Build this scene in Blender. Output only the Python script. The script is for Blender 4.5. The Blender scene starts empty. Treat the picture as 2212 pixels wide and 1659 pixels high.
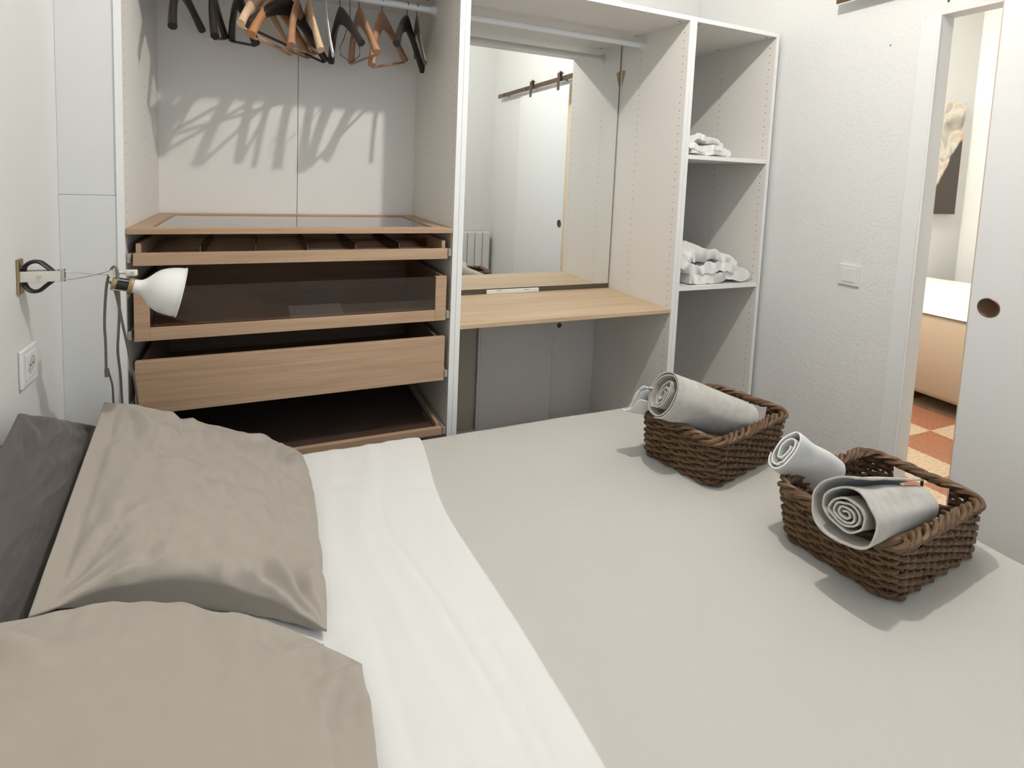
import bpy, bmesh, math, random
from mathutils import Vector, Matrix, noise
random.seed(7)
C = bpy.context.scene.collection
S = bpy.context.scene
PI = math.pi

# ------------------------------------------------------------------ camera
cam_d = bpy.data.cameras.new('camera'); cam = bpy.data.objects.new('camera', cam_d); C.objects.link(cam)
cam_d.sensor_width = 36; cam_d.lens = 36*1200.79/2212
cam_d.shift_x = (1106-1101.24)/2212; cam_d.shift_y = -(829.5-483.51)/2212
cam_d.clip_start = .02
RT = Vector((0.91278695, -0.40628821, 0.04183139)); UP = Vector((-0.00299358, 0.09576076, 0.99539988)); FW = Vector((0.40842504, 0.90871325, -0.08619292))
CL = Vector((.3653, -1.847, 1.3286))
m = Matrix.Identity(4)
for i in range(3):
    m[i][0] = RT[i]; m[i][1] = UP[i]; m[i][2] = -FW[i]; m[i][3] = CL[i]
cam.matrix_world = m
S.camera = cam
# ------------------------------------------------------------------ light
S.view_settings.view_transform = 'Standard'; S.view_settings.look = 'None'; S.view_settings.gamma = 1
S.view_settings.use_curve_mapping = False
S.view_settings.exposure = 0.0
w = bpy.data.worlds.new('world'); S.world = w; w.use_nodes = True
w.node_tree.nodes['Background'].inputs[0].default_value = (.62, .78, 1, 1); w.node_tree.nodes['Background'].inputs[1].default_value = 1.0
def light(name, kind, loc, power, col, size=.1, rot=None, sy=None):
    d = bpy.data.lights.new(name, kind); d.energy = power; d.color = col
    if kind == 'AREA':
        d.shape = 'RECTANGLE'; d.size = size; d.size_y = sy or size
    else: d.shadow_soft_size = size
    o = bpy.data.objects.new(name, d); o.location = loc
    if rot: o.rotation_euler = rot
    C.objects.link(o); return o
light('bulb_light', 'POINT', (1.21, -.97, 2.70), 64, (1, .945, .875), .022)          # the bulb of the ceiling lamp
light('window_daylight', 'AREA', (1.15, -2.62, 1.65), 5, (.50, .74, 1), .95, (PI/2, 0, 0), 1.15)
light('corridor_bulb_light', 'POINT', (3.6, .42, 2.55), 100, (1, .93, .83), .06)

# ------------------------------------------------------------------ materials
def mat(name, col, rough=.6, metal=0, spec=.5, bump=None, var=None, coat=0, sheen=0):
    M = bpy.data.materials.new(name); M.use_nodes = True; nt = M.node_tree; b = nt.nodes['Principled BSDF']
    b.inputs['Base Color'].default_value = (*col, 1); b.inputs['Roughness'].default_value = rough
    b.inputs['Metallic'].default_value = metal; b.inputs['Specular IOR Level'].default_value = spec
    b.inputs['Coat Weight'].default_value = coat; b.inputs['Sheen Weight'].default_value = sheen
    tc = nt.nodes.new('ShaderNodeTexCoord')
    if bump:      # (scale, strength, distance, detail)
        n = nt.nodes.new('ShaderNodeTexNoise'); n.inputs['Scale'].default_value = bump[0]; n.inputs['Detail'].default_value = bump[3] if len(bump) > 3 else 3
        nt.links.new(tc.outputs['Object'], n.inputs['Vector'])
        bp = nt.nodes.new('ShaderNodeBump'); bp.inputs['Strength'].default_value = bump[1]; bp.inputs['Distance'].default_value = bump[2]
        nt.links.new(n.outputs['Fac'], bp.inputs['Height']); nt.links.new(bp.outputs['Normal'], b.inputs['Normal'])
    if var:       # (scale xyz, colour 2, low, high)
        mp = nt.nodes.new('ShaderNodeMapping'); mp.inputs['Scale'].default_value = var[0]
        nt.links.new(tc.outputs['Object'], mp.inputs['Vector'])
        n = nt.nodes.new('ShaderNodeTexNoise'); n.inputs['Scale'].default_value = 1; n.inputs['Detail'].default_value = 5; n.inputs['Roughness'].default_value = .65
        nt.links.new(mp.outputs[0], n.inputs['Vector'])
        r = nt.nodes.new('ShaderNodeValToRGB'); r.color_ramp.elements[0].position = var[2]; r.color_ramp.elements[1].position = var[3]
        r.color_ramp.elements[0].color = (*col, 1); r.color_ramp.elements[1].color = (*var[1], 1)
        nt.links.new(n.outputs['Fac'], r.inputs[0]); nt.links.new(r.outputs[0], b.inputs['Base Color'])
    return M
def glass(name, col, glossy=.12, rough=.0):
    M = bpy.data.materials.new(name); M.use_nodes = True; nt = M.node_tree; nt.nodes.clear()
    o = nt.nodes.new('ShaderNodeOutputMaterial'); mx = nt.nodes.new('ShaderNodeMixShader'); t = nt.nodes.new('ShaderNodeBsdfTransparent')
    g = nt.nodes.new('ShaderNodeBsdfGlossy'); fr = nt.nodes.new('ShaderNodeFresnel'); fr.inputs[0].default_value = 1.52
    ad = nt.nodes.new('ShaderNodeMath'); ad.operation = 'ADD'; ad.inputs[1].default_value = glossy
    t.inputs[0].default_value = (*col, 1); g.inputs['Roughness'].default_value = rough
    nt.links.new(fr.outputs[0], ad.inputs[0]); nt.links.new(ad.outputs[0], mx.inputs[0])
    nt.links.new(t.outputs[0], mx.inputs[1]); nt.links.new(g.outputs[0], mx.inputs[2]); nt.links.new(mx.outputs[0], o.inputs[0])
    return M
M_wall = mat('white_paint', (.74, .75, .74), .85, bump=(40, .12, .004))
M_stucco = mat('white_stucco', (.80, .81, .80), .8, bump=(85, .5, .005, 2.5))
M_ceil = mat('ceiling_paint', (.84, .84, .83), .9)
M_lam = mat('white_laminate', (.80, .775, .735), .45, spec=.35, bump=(300, .03, .001))
M_run = mat('runner_metal', (.42, .37, .31), .45)
M_edge = mat('white_gloss_edge', (.86, .87, .86), .35)
M_hole = mat('dark_hole', (.10, .07, .05), .9)
M_oakx = mat('light_oak_grain_across', (.37, .24, .15), .5, spec=.3, var=((2.2, 45, 60), (.54, .385, .255), .25, .75), bump=(200, .04, .001))
M_desk = mat('pale_oak_desk', (.47, .34, .205), .45, spec=.35, var=((1.6, 17, 20), (.64, .49, .33), .3, .7))
M_oakin = mat('brown_drawer_inside', (.28, .18, .115), .6, spec=.3, var=((2.2, 45, 60), (.38, .25, .16), .3, .7))
M_sheet = mat('white_cotton', (.80, .81, .80), .85, sheen=.2, bump=(500, .06, .001))
M_spread = mat('warm_grey_cotton', (.553, .540, .505), .9, sheen=.2, bump=(420, .12, .0012))
M_pil = mat('taupe_linen', (.388, .354, .306), .9, sheen=.25, bump=(450, .16, .0012))
M_pil2 = mat('dark_taupe_seam', (.25, .21, .18), .9, sheen=.2, bump=(450, .12, .0012))  # darker taupe for the stitched hem seams
M_dark = mat('charcoal_linen', (.10, .088, .082), .9, sheen=.2, bump=(450, .12, .0012))
M_towel_g = mat('undyed_linen', (.56, .54, .50), .95, sheen=.3, bump=(380, .5, .002), var=((24, 24, 24), (.42, .385, .335), .45, .8))
M_towel_w = mat('white_linen', (.82, .82, .80), .95, sheen=.3, bump=(380, .35, .0018))
M_duvet = mat('white_duvet', (.84, .84, .82), .9, sheen=.2, bump=(300, .12, .001))
M_wick = mat('brown_wicker', (.062, .030, .012), .45, spec=.5, var=((30, 30, 30), (.20, .112, .05), .3, .8), bump=(260, .4, .0015))
M_wick_in = mat('dark_wicker_base', (.07, .035, .015), .7, var=((30, 30, 30), (.14, .07, .03), .3, .75))
M_chrome = mat('chrome', (.75, .74, .72), .22, metal=1)
M_brass = mat('aged_brass', (.42, .32, .18), .42, metal=1)
M_bronze = mat('dull_bronze', (.18, .12, .085), .45, metal=1)
M_shade = mat('white_enamel', (.84, .85, .82), .3, coat=.3)
M_cream = mat('cream_metal', (.74, .72, .64), .4)
M_black = mat('black_rubber', (.018, .014, .013), .5)
M_cord = mat('grey_braided_cord', (.21, .185, .17), .8, bump=(900, .7, .001))
M_plastic = mat('white_plastic', (.80, .81, .80), .35)
M_plast_d = mat('socket_recess_plastic', (.60, .59, .55), .4)
M_hblack = mat('black_lacquered_wood', (.022, .016, .014), .4)
M_hwood = mat('brown_varnished_wood', (.33, .17, .095), .4, var=((40, 9, 40), (.42, .24, .14), .3, .7), coat=.2)
M_hpale = mat('pale_beech', (.58, .40, .25), .5, var=((40, 9, 40), (.66, .49, .32), .3, .7))
M_horange = mat('orange_varnished_wood', (.42, .20, .085), .35, coat=.3)
M_holive = mat('olive_plastic', (.13, .12, .085), .4)
M_wire = mat('coated_wire', (.16, .10, .08), .4, metal=.6)
M_rod = mat('white_enamelled_tube', (.82, .84, .85), .3)
M_mirror = mat('mirror_silver', (.93, .955, .95), .015, metal=1)
M_mir_edge_gap = mat('mirror_backing_and_gap_shade', (.09, .07, .05), .6)  # backing board, and the dark block that shades the gap below
M_gls = glass('shelf_glass', (.86, .85, .84), .30, .02)
M_gls_t = glass('tinted_drawer_glass', (.72, .60, .52), .03, .0)
M_acr = glass('smoky_divider_acrylic', (.72, .62, .58), .04, .05)
M_pane = glass('window_glass', (.95, .97, 1), .02)
M_board = mat('grey_white_board', (.74, .71, .68), .7)
M_beige = mat('beige_upholstery', (.50, .39, .285), .8, bump=(200, .15, .002))
M_bedtop = mat('cream_cover', (.84, .80, .72), .9)
M_frame = mat('bed_frame_fabric', (.30, .27, .24), .9)
M_canvas_edge = mat('canvas_edge', (.62, .58, .50), .9)
M_pull = mat('brown_finger_pull', (.115, .065, .042), .3, metal=.7)
M_doorwhite = mat('painted_door', (.83, .85, .85), .5, spec=.3)
M_dooredge = mat('bare_wood_edge', (.60, .49, .36), .7)
M_stain = mat('mildew_stain', (.42, .33, .21), .9)
M_rad = mat('radiator_enamel', (.74, .74, .73), .4)
M_emit = bpy.data.materials.new('lit_bulb'); M_emit.use_nodes = True
_b = M_emit.node_tree.nodes['Principled BSDF']; _b.inputs['Emission Color'].default_value = (1, .93, .82, 1); _b.inputs['Emission Strength'].default_value = 12
# checkered terrazzo floor
M_floor = mat('red_and_cream_floor_tiles', (.5, .3, .2), .35, spec=.5)
_nt = M_floor.node_tree; _p = _nt.nodes['Principled BSDF']; _tc = _nt.nodes.new('ShaderNodeTexCoord'); _mp = _nt.nodes.new('ShaderNodeMapping')
_mp.inputs['Location'].default_value = (-3.805/.335, .078/.335, .5); _mp.inputs['Scale'].default_value = (1/.335, 1/.335, 0)
_ck = _nt.nodes.new('ShaderNodeTexChecker'); _ck.inputs['Scale'].default_value = 1
_ns = _nt.nodes.new('ShaderNodeTexNoise'); _ns.inputs['Scale'].default_value = 60; _ns.inputs['Detail'].default_value = 6
_mx = _nt.nodes.new('ShaderNodeMixRGB'); _mx.blend_type = 'MULTIPLY'; _mx.inputs[0].default_value = .7
_rr = _nt.nodes.new('ShaderNodeValToRGB'); _rr.color_ramp.elements[0].position = .35; _rr.color_ramp.elements[0].color = (.62, .55, .5, 1); _rr.color_ramp.elements[1].position = .6
_ck.inputs['Color1'].default_value = (.54, .43, .30, 1); _ck.inputs['Color2'].default_value = (.34, .15, .085, 1)
_nt.links.new(_tc.outputs['Object'], _mp.inputs[0]); _nt.links.new(_mp.outputs[0], _ck.inputs[0]); _nt.links.new(_tc.outputs['Object'], _ns.inputs['Vector'])
_nt.links.new(_ns.outputs['Fac'], _rr.inputs[0]); _nt.links.new(_ck.outputs[0], _mx.inputs[1]); _nt.links.new(_rr.outputs[0], _mx.inputs[2]); _nt.links.new(_mx.outputs[0], _p.inputs['Base Color'])
# abstract canvas: dark lower left, swirling beige and grey upper right
M_paint = mat('abstract_paint', (.5, .5, .5), .5)
_nt = M_paint.node_tree; _p = _nt.nodes['Principled BSDF']; _tc = _nt.nodes.new('ShaderNodeTexCoord')
_sp = _nt.nodes.new('ShaderNodeSeparateXYZ'); _nt.links.new(_tc.outputs['Object'], _sp.inputs[0])
_n = _nt.nodes.new('ShaderNodeTexNoise'); _n.inputs['Scale'].default_value = 4.5; _n.inputs['Detail'].default_value = 8; _n.inputs['Distortion'].default_value = 1.2
_nt.links.new(_tc.outputs['Object'], _n.inputs['Vector'])
_r = _nt.nodes.new('ShaderNodeValToRGB'); _cr = _r.color_ramp; _cr.elements[0].position = .30; _cr.elements[0].color = (.30, .26, .20, 1); _cr.elements[1].position = .62; _cr.elements[1].color = (.80, .52, .36, 1)
for _pos, _c in ((.42, (.55, .52, .45, 1)), (.5, (.85, .80, .70, 1)), (.56, (.70, .62, .50, 1))):
    _e = _cr.elements.new(_pos); _e.color = _c
_nt.links.new(_n.outputs['Fac'], _r.inputs[0])
_m1 = _nt.nodes.new('ShaderNodeMath'); _m1.operation = 'MULTIPLY_ADD'; _m1.inputs[1].default_value = -1.45   # z + f(x) < 0 is the dark field
_nt.links.new(_sp.outputs['X'], _m1.inputs[0]); _nt.links.new(_sp.outputs['Z'], _m1.inputs[2])
_m2 = _nt.nodes.new('ShaderNodeMath'); _m2.operation = 'MULTIPLY_ADD'; _m2.inputs[1].default_value = .16; _nt.links.new(_n.outputs['Fac'], _m2.inputs[0]); _nt.links.new(_m1.outputs[0], _m2.inputs[2])
_r2 = _nt.nodes.new('ShaderNodeValToRGB'); _r2.color_ramp.elements[0].position = .5; _r2.color_ramp.elements[1].position = .53
_m3 = _nt.nodes.new('ShaderNodeMath'); _m3.operation = 'MULTIPLY_ADD'; _m3.inputs[1].default_value = -1; _m3.inputs[2].default_value = .30; _nt.links.new(_m2.outputs[0], _m3.inputs[0])
_nt.links.new(_m3.outputs[0], _r2.inputs[0])
_mx = _nt.nodes.new('ShaderNodeMixRGB'); _mx.inputs[2].default_value = (.045, .03, .022, 1)
_nt.links.new(_r2.outputs[0], _mx.inputs[0]); _nt.links.new(_r.outputs[0], _mx.inputs[1]); _nt.links.new(_mx.outputs[0], _p.inputs['Base Color'])

# ------------------------------------------------------------------ mesh helpers
class MB:
    def __init__(s): s.v = []; s.f = []; s.mi = []; s.k = 0
    def slot(s, k): s.k = k; return s
    def add(s, vs, fs):
        n = len(s.v); s.v += [tuple(v) for v in vs]
        for f in fs: s.f.append([i+n for i in f]); s.mi.append(s.k)
        return s
    def box(s, x0, y0, z0, x1, y1, z1, M=None, c=0):
        c = min(c, .45*min(abs(x1-x0), abs(y1-y0), abs(z1-z0)))
        if c <= 0:
            vs = [Vector((x, y, z)) for z in (z0, z1) for y in (y0, y1) for x in (x0, x1)]
            fs = [[0, 2, 3, 1], [4, 5, 7, 6], [0, 1, 5, 4], [2, 6, 7, 3], [0, 4, 6, 2], [1, 3, 7, 5]]
        else:
            bm = bmesh.new(); bmesh.ops.create_cube(bm, size=1)
            for v in bm.verts: v.co = Vector(((x0+x1)/2+v.co.x*(x1-x0), (y0+y1)/2+v.co.y*(y1-y0), (z0+z1)/2+v.co.z*(z1-z0)))
            bmesh.ops.bevel(bm, geom=bm.edges[:], offset=c, segments=2, affect='EDGES', profile=.5)
            bm.verts.index_update(); vs = [v.co.copy() for v in bm.verts]; fs = [[v.index for v in f.verts] for f in bm.faces]; bm.free()
        if M: vs = [M @ v for v in vs]
        return s.add(vs, fs)
    def tube(s, pts, r, n=8, cap=True, closed=False, flat=1, upv=None):
        pts = [Vector(p) for p in pts]; N = len(pts); rs = r if isinstance(r, (list, tuple)) else [r]*N
        rings = []; prev = None
        for i in range(N):
            if closed: t = pts[(i+1) % N]-pts[i-1]
            else: t = pts[min(i+1, N-1)]-pts[max(i-1, 0)]
            t = t.normalized() if t.length > 1e-9 else Vector((0, 0, 1))
            if prev is None:
                a = Vector(upv) if upv else (Vector((0, 0, 1)) if abs(t.z) < .9 else Vector((1, 0, 0)))
                u = (a-t*a.dot(t)).normalized()
            else: u = (prev-t*prev.dot(t)); u = u.normalized() if u.length > 1e-6 else t.orthogonal().normalized()
            prev = u; w_ = t.cross(u)
            rings.append([pts[i]+(u*math.cos(2*PI*k/n)*flat+w_*math.sin(2*PI*k/n))*rs[i] for k in range(n)])
        vs = [v for rg in rings for v in rg]; fs = []
        for i in range(N if closed else N-1):
            j = (i+1) % N
            for k in range(n):
                l = (k+1) % n; fs.append([i*n+k, i*n+l, j*n+l, j*n+k])
        if cap and not closed: fs.append(list(range(n))[::-1]); fs.append([(N-1)*n+k for k in range(n)])
        return s.add(vs, fs)
    def lathe(s, prof, n=32, M=None):
        vs = []; fs = []; L = len(prof)
        for k in range(n):
            a = 2*PI*k/n
            for r, z in prof: vs.append(Vector((r*math.cos(a), r*math.sin(a), z)))
        for k in range(n):
            l = (k+1) % n
            for i in range(L-1): fs.append([k*L+i, l*L+i, l*L+i+1, k*L+i+1])
        if M: vs = [M @ v for v in vs]
        return s.add(vs, fs)
    def disc(s, c, nrm, r, n=8):
        nrm = Vector(nrm).normalized(); u = nrm.orthogonal().normalized(); w_ = nrm.cross(u); c = Vector(c)
        return s.add([c+(u*math.cos(2*PI*k/n)+w_*math.sin(2*PI*k/n))*r for k in range(n)], [list(range(n))])
    def build(s, name, mats, parent=None, smooth=False, bevel=0, loc=None):
        me = bpy.data.meshes.new(name); me.from_pydata(s.v, [], s.f); me.update()
        mats = mats if isinstance(mats, (list, tuple)) else [mats]
        for x in mats: me.materials.append(x)
        if len(mats) > 1: me.polygons.foreach_set('material_index', s.mi)
        bm = bmesh.new(); bm.from_mesh(me)
        if not getattr(s, 'keep', False): bmesh.ops.remove_doubles(bm, verts=bm.verts, dist=1e-6)
        bmesh.ops.recalc_face_normals(bm, faces=bm.faces); bm.to_mesh(me); bm.free()
        if smooth:
            me.polygons.foreach_set('use_smooth', [True]*len(me.polygons))
            me.set_sharp_from_angle(angle=math.radians(smooth if smooth is not True else 50))
        o = bpy.data.objects.new(name, me); C.objects.link(o)
        if parent: 
            o.parent = parent
            g = parent; off = Vector((0, 0, 0)); R_ = Matrix.Identity(4)
            if not getattr(s, 'local', False):
                o.matrix_parent_inverse = wm(parent).inverted()
        if bevel:
            b = o.modifiers.new('bevel', 'BEVEL'); b.width = bevel; b.segments = 2; b.limit_method = 'ANGLE'
        return o
def wm(o):
    M = Matrix.LocRotScale(o.location, o.rotation_euler, o.scale)
    return (wm(o.parent) @ o.matrix_parent_inverse @ M) if o.parent else M
def tag(o, label=None, cat=None, group=None, kind=None):
    if label: o['label'] = label
    if cat: o['category'] = cat
    if group: o['group'] = group
    if kind: o['kind'] = kind
    return o
def thing(name, label, cat, loc=(0, 0, 0), rz=0, group=None):
    o = bpy.data.objects.new(name, None); o.empty_display_size = .05; C.objects.link(o); o.location = loc; o.rotation_euler = (0, 0, rz)
    return tag(o, label, cat, group)
def struct(name, mb, m_, smooth=False): return tag(mb.build(name, m_, smooth=smooth), kind='structure')
def nz(p, sc, seed=0): return noise.noise(Vector(p)*sc+Vector((seed*7.3, seed*3.1, seed*5.7)))

# ------------------------------------------------------------------ room shell
CH = 2.80
struct('floor', MB().box(-.3, -3.4, -.1, 5.9, 1.0, 0), M_floor)
struct('ceiling', MB().box(-.3, -3.4, CH, 5.9, 1.0, CH+.1), M_ceil)
struct('wall_left', MB().box(-.25, -2.55, 0, -.13, .72, CH), M_wall)
struct('wall_back', MB().box(-.13, .60, 0, 2.545, .72, CH), M_wall)
# right wall: plastered, with the door opening
WX = 2.50; WT = .07; DY0 = -.645; DY1 = -1.52; DZ = 1.942
mb = MB()
mb.box(WX, DY0, 0, WX+WT, .0, CH)
mb.add([(WX, 0, 0), (WX+.045, .6, 0), (WX+WT+.04, .72, 0), (WX+WT, 0, 0), (WX, 0, CH), (WX+.045, .6, CH), (WX+WT+.04, .72, CH), (WX+WT, 0, CH)], [[0, 1, 5, 4], [1, 2, 6, 5], [2, 3, 7, 6], [3, 0, 4, 7], [0, 3, 2, 1], [4, 5, 6, 7]])
mb.box(WX, DY1, DZ, WX+WT, DY0, CH); mb.box(WX, -2.55, 0, WX+WT, DY1, CH)
wr = struct('wall_right', mb, M_stucco)
mb = MB()
for y, z, r in ((-.593, 1.940, .004), (-.662, 1.983, .004), (-.48, 1.87, .0025)): mb.tube([(WX-.0015, y, z), (WX+.002, y, z)], r, 10)
mb.build('screw_hole', M_hole, wr)
struct('wall_front', MB().box(-.25, -2.55, 0, .62, -2.43, CH).box(1.70, -2.55, 0, 2.62, -2.43, CH).box(.62, -2.55, 0, 1.70, -2.43, 1.0).box(.62, -2.55, 2.3, 1.70, -2.43, CH), M_wall)
wn = MB()
for a in ((.62, -2.52, 1.0, .67, -2.46, 2.3), (1.65, -2.52, 1.0, 1.70, -2.46, 2.3), (.67, -2.52, 1.0, 1.65, -2.46, 1.05), (.67, -2.52, 2.25, 1.65, -2.46, 2.3), (1.135, -2.52, 1.05, 1.185, -2.46, 2.25)): wn.box(*a)
wo = struct('window_1', wn, M_plastic)
MB().box(.67, -2.493, 1.05, 1.135, -2.487, 2.25).box(1.185, -2.493, 1.05, 1.65, -2.487, 2.25).build('pane', M_pane, wo)
# the narrow filler between the wardrobe and the left wall, in two boards
struct('trim_1', MB().box(-.1298, .003, 1.2288, -.0004, .022, CH, c=.001), M_wall)
struct('trim_2', MB().box(-.1298, .002, 0, -.0004, .022, 1.2279, c=.001), M_wall)
# smooth casing and bead beside the door opening
struct('trim_3', MB().box(WX-.004, DY0-.0, 0, WX+.001, -.585, DZ), M_doorwhite)
struct('trim_4', MB().box(WX-.009, DY0-.004, 0, WX+.001, DY0+.004, DZ-.014, c=.003), M_doorwhite)
struct('trim_5', MB().box(WX-.0, DY0-.0015, 0, WX+WT, DY0-.0005, DZ).box(WX, DY1, DZ-.001, WX+WT, DY0, DZ-.0005), M_doorwhite)
# the room beyond the door
struct('wall_corridor_back', MB().box(2.60, .80, 0, 5.62, .92, CH), M_wall)
struct('wall_corridor_far', MB().box(5.62, -3.2, 0, 5.74, .92, CH), M_wall)
struct('wall_corridor_front', MB().box(2.58, -3.3, 0, 5.74, -3.2, CH), M_wall)

# ------------------------------------------------------------------ wardrobe
HT = 2.010; DP = .578; T = .018; BZ = .11
def side_panel(x0, faces, parent, z0=.0):
    """one upright with the shelf-pin holes of its visible faces"""
    mb = MB().box(x0, 0, z0, x0+T, DP, HT, c=.0008)
    mb.slot(1)
    for s in faces:
        X = x0+T+.0003 if s > 0 else x0-.0003
        for yy in (.030, .315):
            z = .19
            while z < HT-.03:
                mb.disc((X, yy, z), (s, 0, 0), .0026, 6); z += .032
    return mb.build('side_panel', [M_lam, M_hole], parent)
def edge_strip(x0, parent):
    return MB().box(x0, -.0012, 0, x0+T, -.0001, HT).build('edge_strip', M_edge, parent)
def carcass(x0, x1, label, back=True):
    t = thing('wardrobe', label, 'wardrobe', ((x0+x1)/2, DP/2, 0))
    side_panel(x0, (1,), t); side_panel(x1-T, (-1,), t)
    edge_strip(x0, t); edge_strip(x1-T, t)
    a, b = x0+T, x1-T
    tp = MB().box(a, 0, HT-T, b, DP, HT); tp.slot(1)
    for xx in (a+.03, b-.03):
        for yy in (.03, .32): tp.box(xx-.006, yy-.003, HT-T-.0006, xx+.006, yy+.003, HT-T+.001)
    tp.build('top_panel', [M_lam, M_hole], t)
    MB().box(a, -.0012, HT-T, b, -.0001, HT).build('edge_strip', M_edge, t)
    MB().box(a, .0, BZ-T, b, DP-.002, BZ).build('bottom_panel', M_lam, t)
    MB().box(a, .03, 0, b, .045, BZ-T).build('plinth', M_lam, t)
    return t
A0, A1, B0, B1, D0, D1 = 0, .9975, .9985, 1.985, 1.986, 2.478
wA = carcass(A0, A1, 'left wardrobe bay with hanging rail and oak drawers')
wB = carcass(B0, B1, 'middle wardrobe bay with empty white rail above the desk and mirror')
wC = carcass(D0, D1, 'narrow right wardrobe bay with two white shelves of linen')
bk = MB().box(.018, .577, BZ, .4985, .582, HT-T).box(.5005, .577, BZ, .98, .582, HT-T); bk.build('back_panel', M_lam, wA)
MB().box(D0+T, .577, BZ, D1-T, .582, HT-T).build('back_panel', M_lam, wC)
MB().box(B0+T, .577, BZ, B1-T, .582, HT-T).build('back_panel', M_lam, wB)
# loose boards standing behind the knee space of the desk
MB().box(1.315, .545, BZ, 1.70, .560, .768, c=.001).build('back_board', M_board, wB)
MB().box(1.20, .556, BZ, 1.300, .566, .768, c=.001).build('back_board', tag_m if False else mat('olive_grey_board', (.46, .41, .32), .8), wB)
MB().box(1.303, .540, BZ, 1.312, .575, .768).build('batten', M_lam, wB)
hb = MB(); hb.tube([(1.755, .5755, .580), (1.755, .5775, .580)], .013, 20); hb.build('cable_hole', M_hole, wB)
# shelves of the right bay
for z in (.883, 1.449):
    sh = MB().box(D0+T+.001, .003, z-T, D1-T-.001, .57, z, c=.0006).build('shelf', M_lam, wC)
    MB().box(D0+T+.001, .0018, z-T, D1-T-.001, .0028, z).build('edge_strip', M_edge, sh)
# mildew stains high in the corners of the right and the middle bay
def stain(cx, cy, z, axis, par, n, seed):
    random.seed(seed); mb = MB()
    for i in range(n):
        a = cx+random.gauss(0, .035); b = cy+random.gauss(0, .014); r = random.uniform(.002, .007)
        k = 9; pts = []
        for j in range(k):
            rr = r*random.uniform(.6, 1.2); an = 2*PI*j/k
            pts.append((a+rr*math.cos(an)*1.5, b, z+rr*math.sin(an)) if axis == 'y' else (z, a+rr*math.cos(an)*1.5, b+rr*math.sin(an)))
        mb.add(pts, [list(range(k))])
    mb.build('stain', M_stain, par)
for i, (cx, z) in enumerate(((2.16, 1.955), (2.10, 1.94))):
    mb = MB(); random.seed(3+i)
    for j in range(10):
        a = cx+random.gauss(0, .03); b = z+random.gauss(0, .012); r = random.uniform(.003, .008); k = 9
        mb.add([(a+r*1.5*random.uniform(.6, 1.2)*math.cos(2*PI*q/k), .5762, b+r*random.uniform(.6, 1.2)*math.sin(2*PI*q/k)) for q in range(k)], [list(range(k))])
    mb.build('stain', M_stain, wC)
mb = MB()
mb.add([(1.9668, .47-.04, 1.855), (1.9668, .47-.01, 1.86), (1.9668, .47-.012, 1.78), (1.9668, .47-.028, 1.815)], [[0, 1, 2, 3]]); mb.build('stain', M_stain, wB)
# clothes rails
def rail(x0, x1, y, z, par):
    r = MB().tube([(x0+.004, y, z), (x1-.004, y, z)], .0125, 20).build('clothes_rail', M_rod, par, smooth=True)
    for x, s in ((x0, 1), (x1, -1)):
        MB().tube([(x, y, z), (x+s*.006, y, z)], .022, 20).tube([(x+s*.006, y, z), (x+s*.022, y, z)], .0165, 20).build('rail_bracket', M_plastic, r, smooth=40)
    return r
rail(A0+T, A1-T, .30, 1.950, wA); rail(B0+T, B1-T, .300, 1.948, wB)

# ---- drawers of the left bay (parts of it; their pieces are sub-parts)
def drawer_box(par, x0, x1, z0, h, ybk=.545, m_=M_oakin, t=.012, name='drawer_box', y0=.016):
    mb = MB().box(x0, y0, z0, x0+t, ybk, z0+h).box(x1-t, y0, z0, x1, ybk, z0+h).box(x0+t, ybk-t, z0, x1-t, ybk, z0+h).box(x0+t, y0, z0+.004, x1-t, ybk-t, z0+.012)
    return mb.build(name, m_, par)
def runners(par, z):
    for x, s in ((.019, 1), (.9785, -1)):
        MB().box(min(x, x+s*.012), 0.006, z+.002, max(x, x+s*.010), .50, z+.028, c=.002).build('runner', M_run, par)
# glass-topped shelf frame
fx0, fx1 = .0185, .979; z0, z1 = 1.120, 1.1365
fr = MB().box(fx0, -.002, z0, fx1, .052, z1, c=.001).box(fx0, .535, z0, fx1, .573, z1, c=.001).box(fx0, .052, z0, fx0+.055, .535, z1).box(fx1-.055, .052, z0, fx1, .535, z1)
shf = fr.build('glass_shelf', M_oakx, wA)
MB().box(fx0+.052, .049, z1-.010, fx1-.052, .538, z1-.004).build('glass_panel', M_gls, shf)
# shallow tray with dividers
tr = MB().box(.036, -.003, 1.030, .961, .016, 1.066, c=.001).build('pull_out_tray', M_oakx, wA)
drawer_box(tr, .040, .957, 1.034, .058, m_=M_oakx)
dv = MB()
for x in (.201, .351, .501, .650, .795):
    dv.box(x-.0012, .018, 1.047, x+.0012, .53, 1.084)
    dv.slot(1).box(x-.0016, .0165, 1.047, x+.0016, .0185, 1.084).slot(0)
dv.build('divider', [M_acr, M_hole], tr); 
MB().box(.501, .20, 1.047, .94, .203, 1.080).build('divider', M_acr, tr)
runners(tr, 1.035)
# deep drawer with a glazed front
g0, g1 = .811, .968
gf = MB().box(.036, -.003, g0, .074, .016, g1, c=.001).box(.922, -.003, g0, .961, .016, g1, c=.001).box(.074, -.003, g0, .922, .016, g0+.038, c=.001)
gd = gf.build('glass_front_drawer', M_oakx, wA)
MB().box(.072, .004, g0+.036, .924, .008, g1-.001).build('glass_panel', M_gls_t, gd)
drawer_box(gd, .040, .957, g0+.006, .150); runners(gd, .812)
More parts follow.
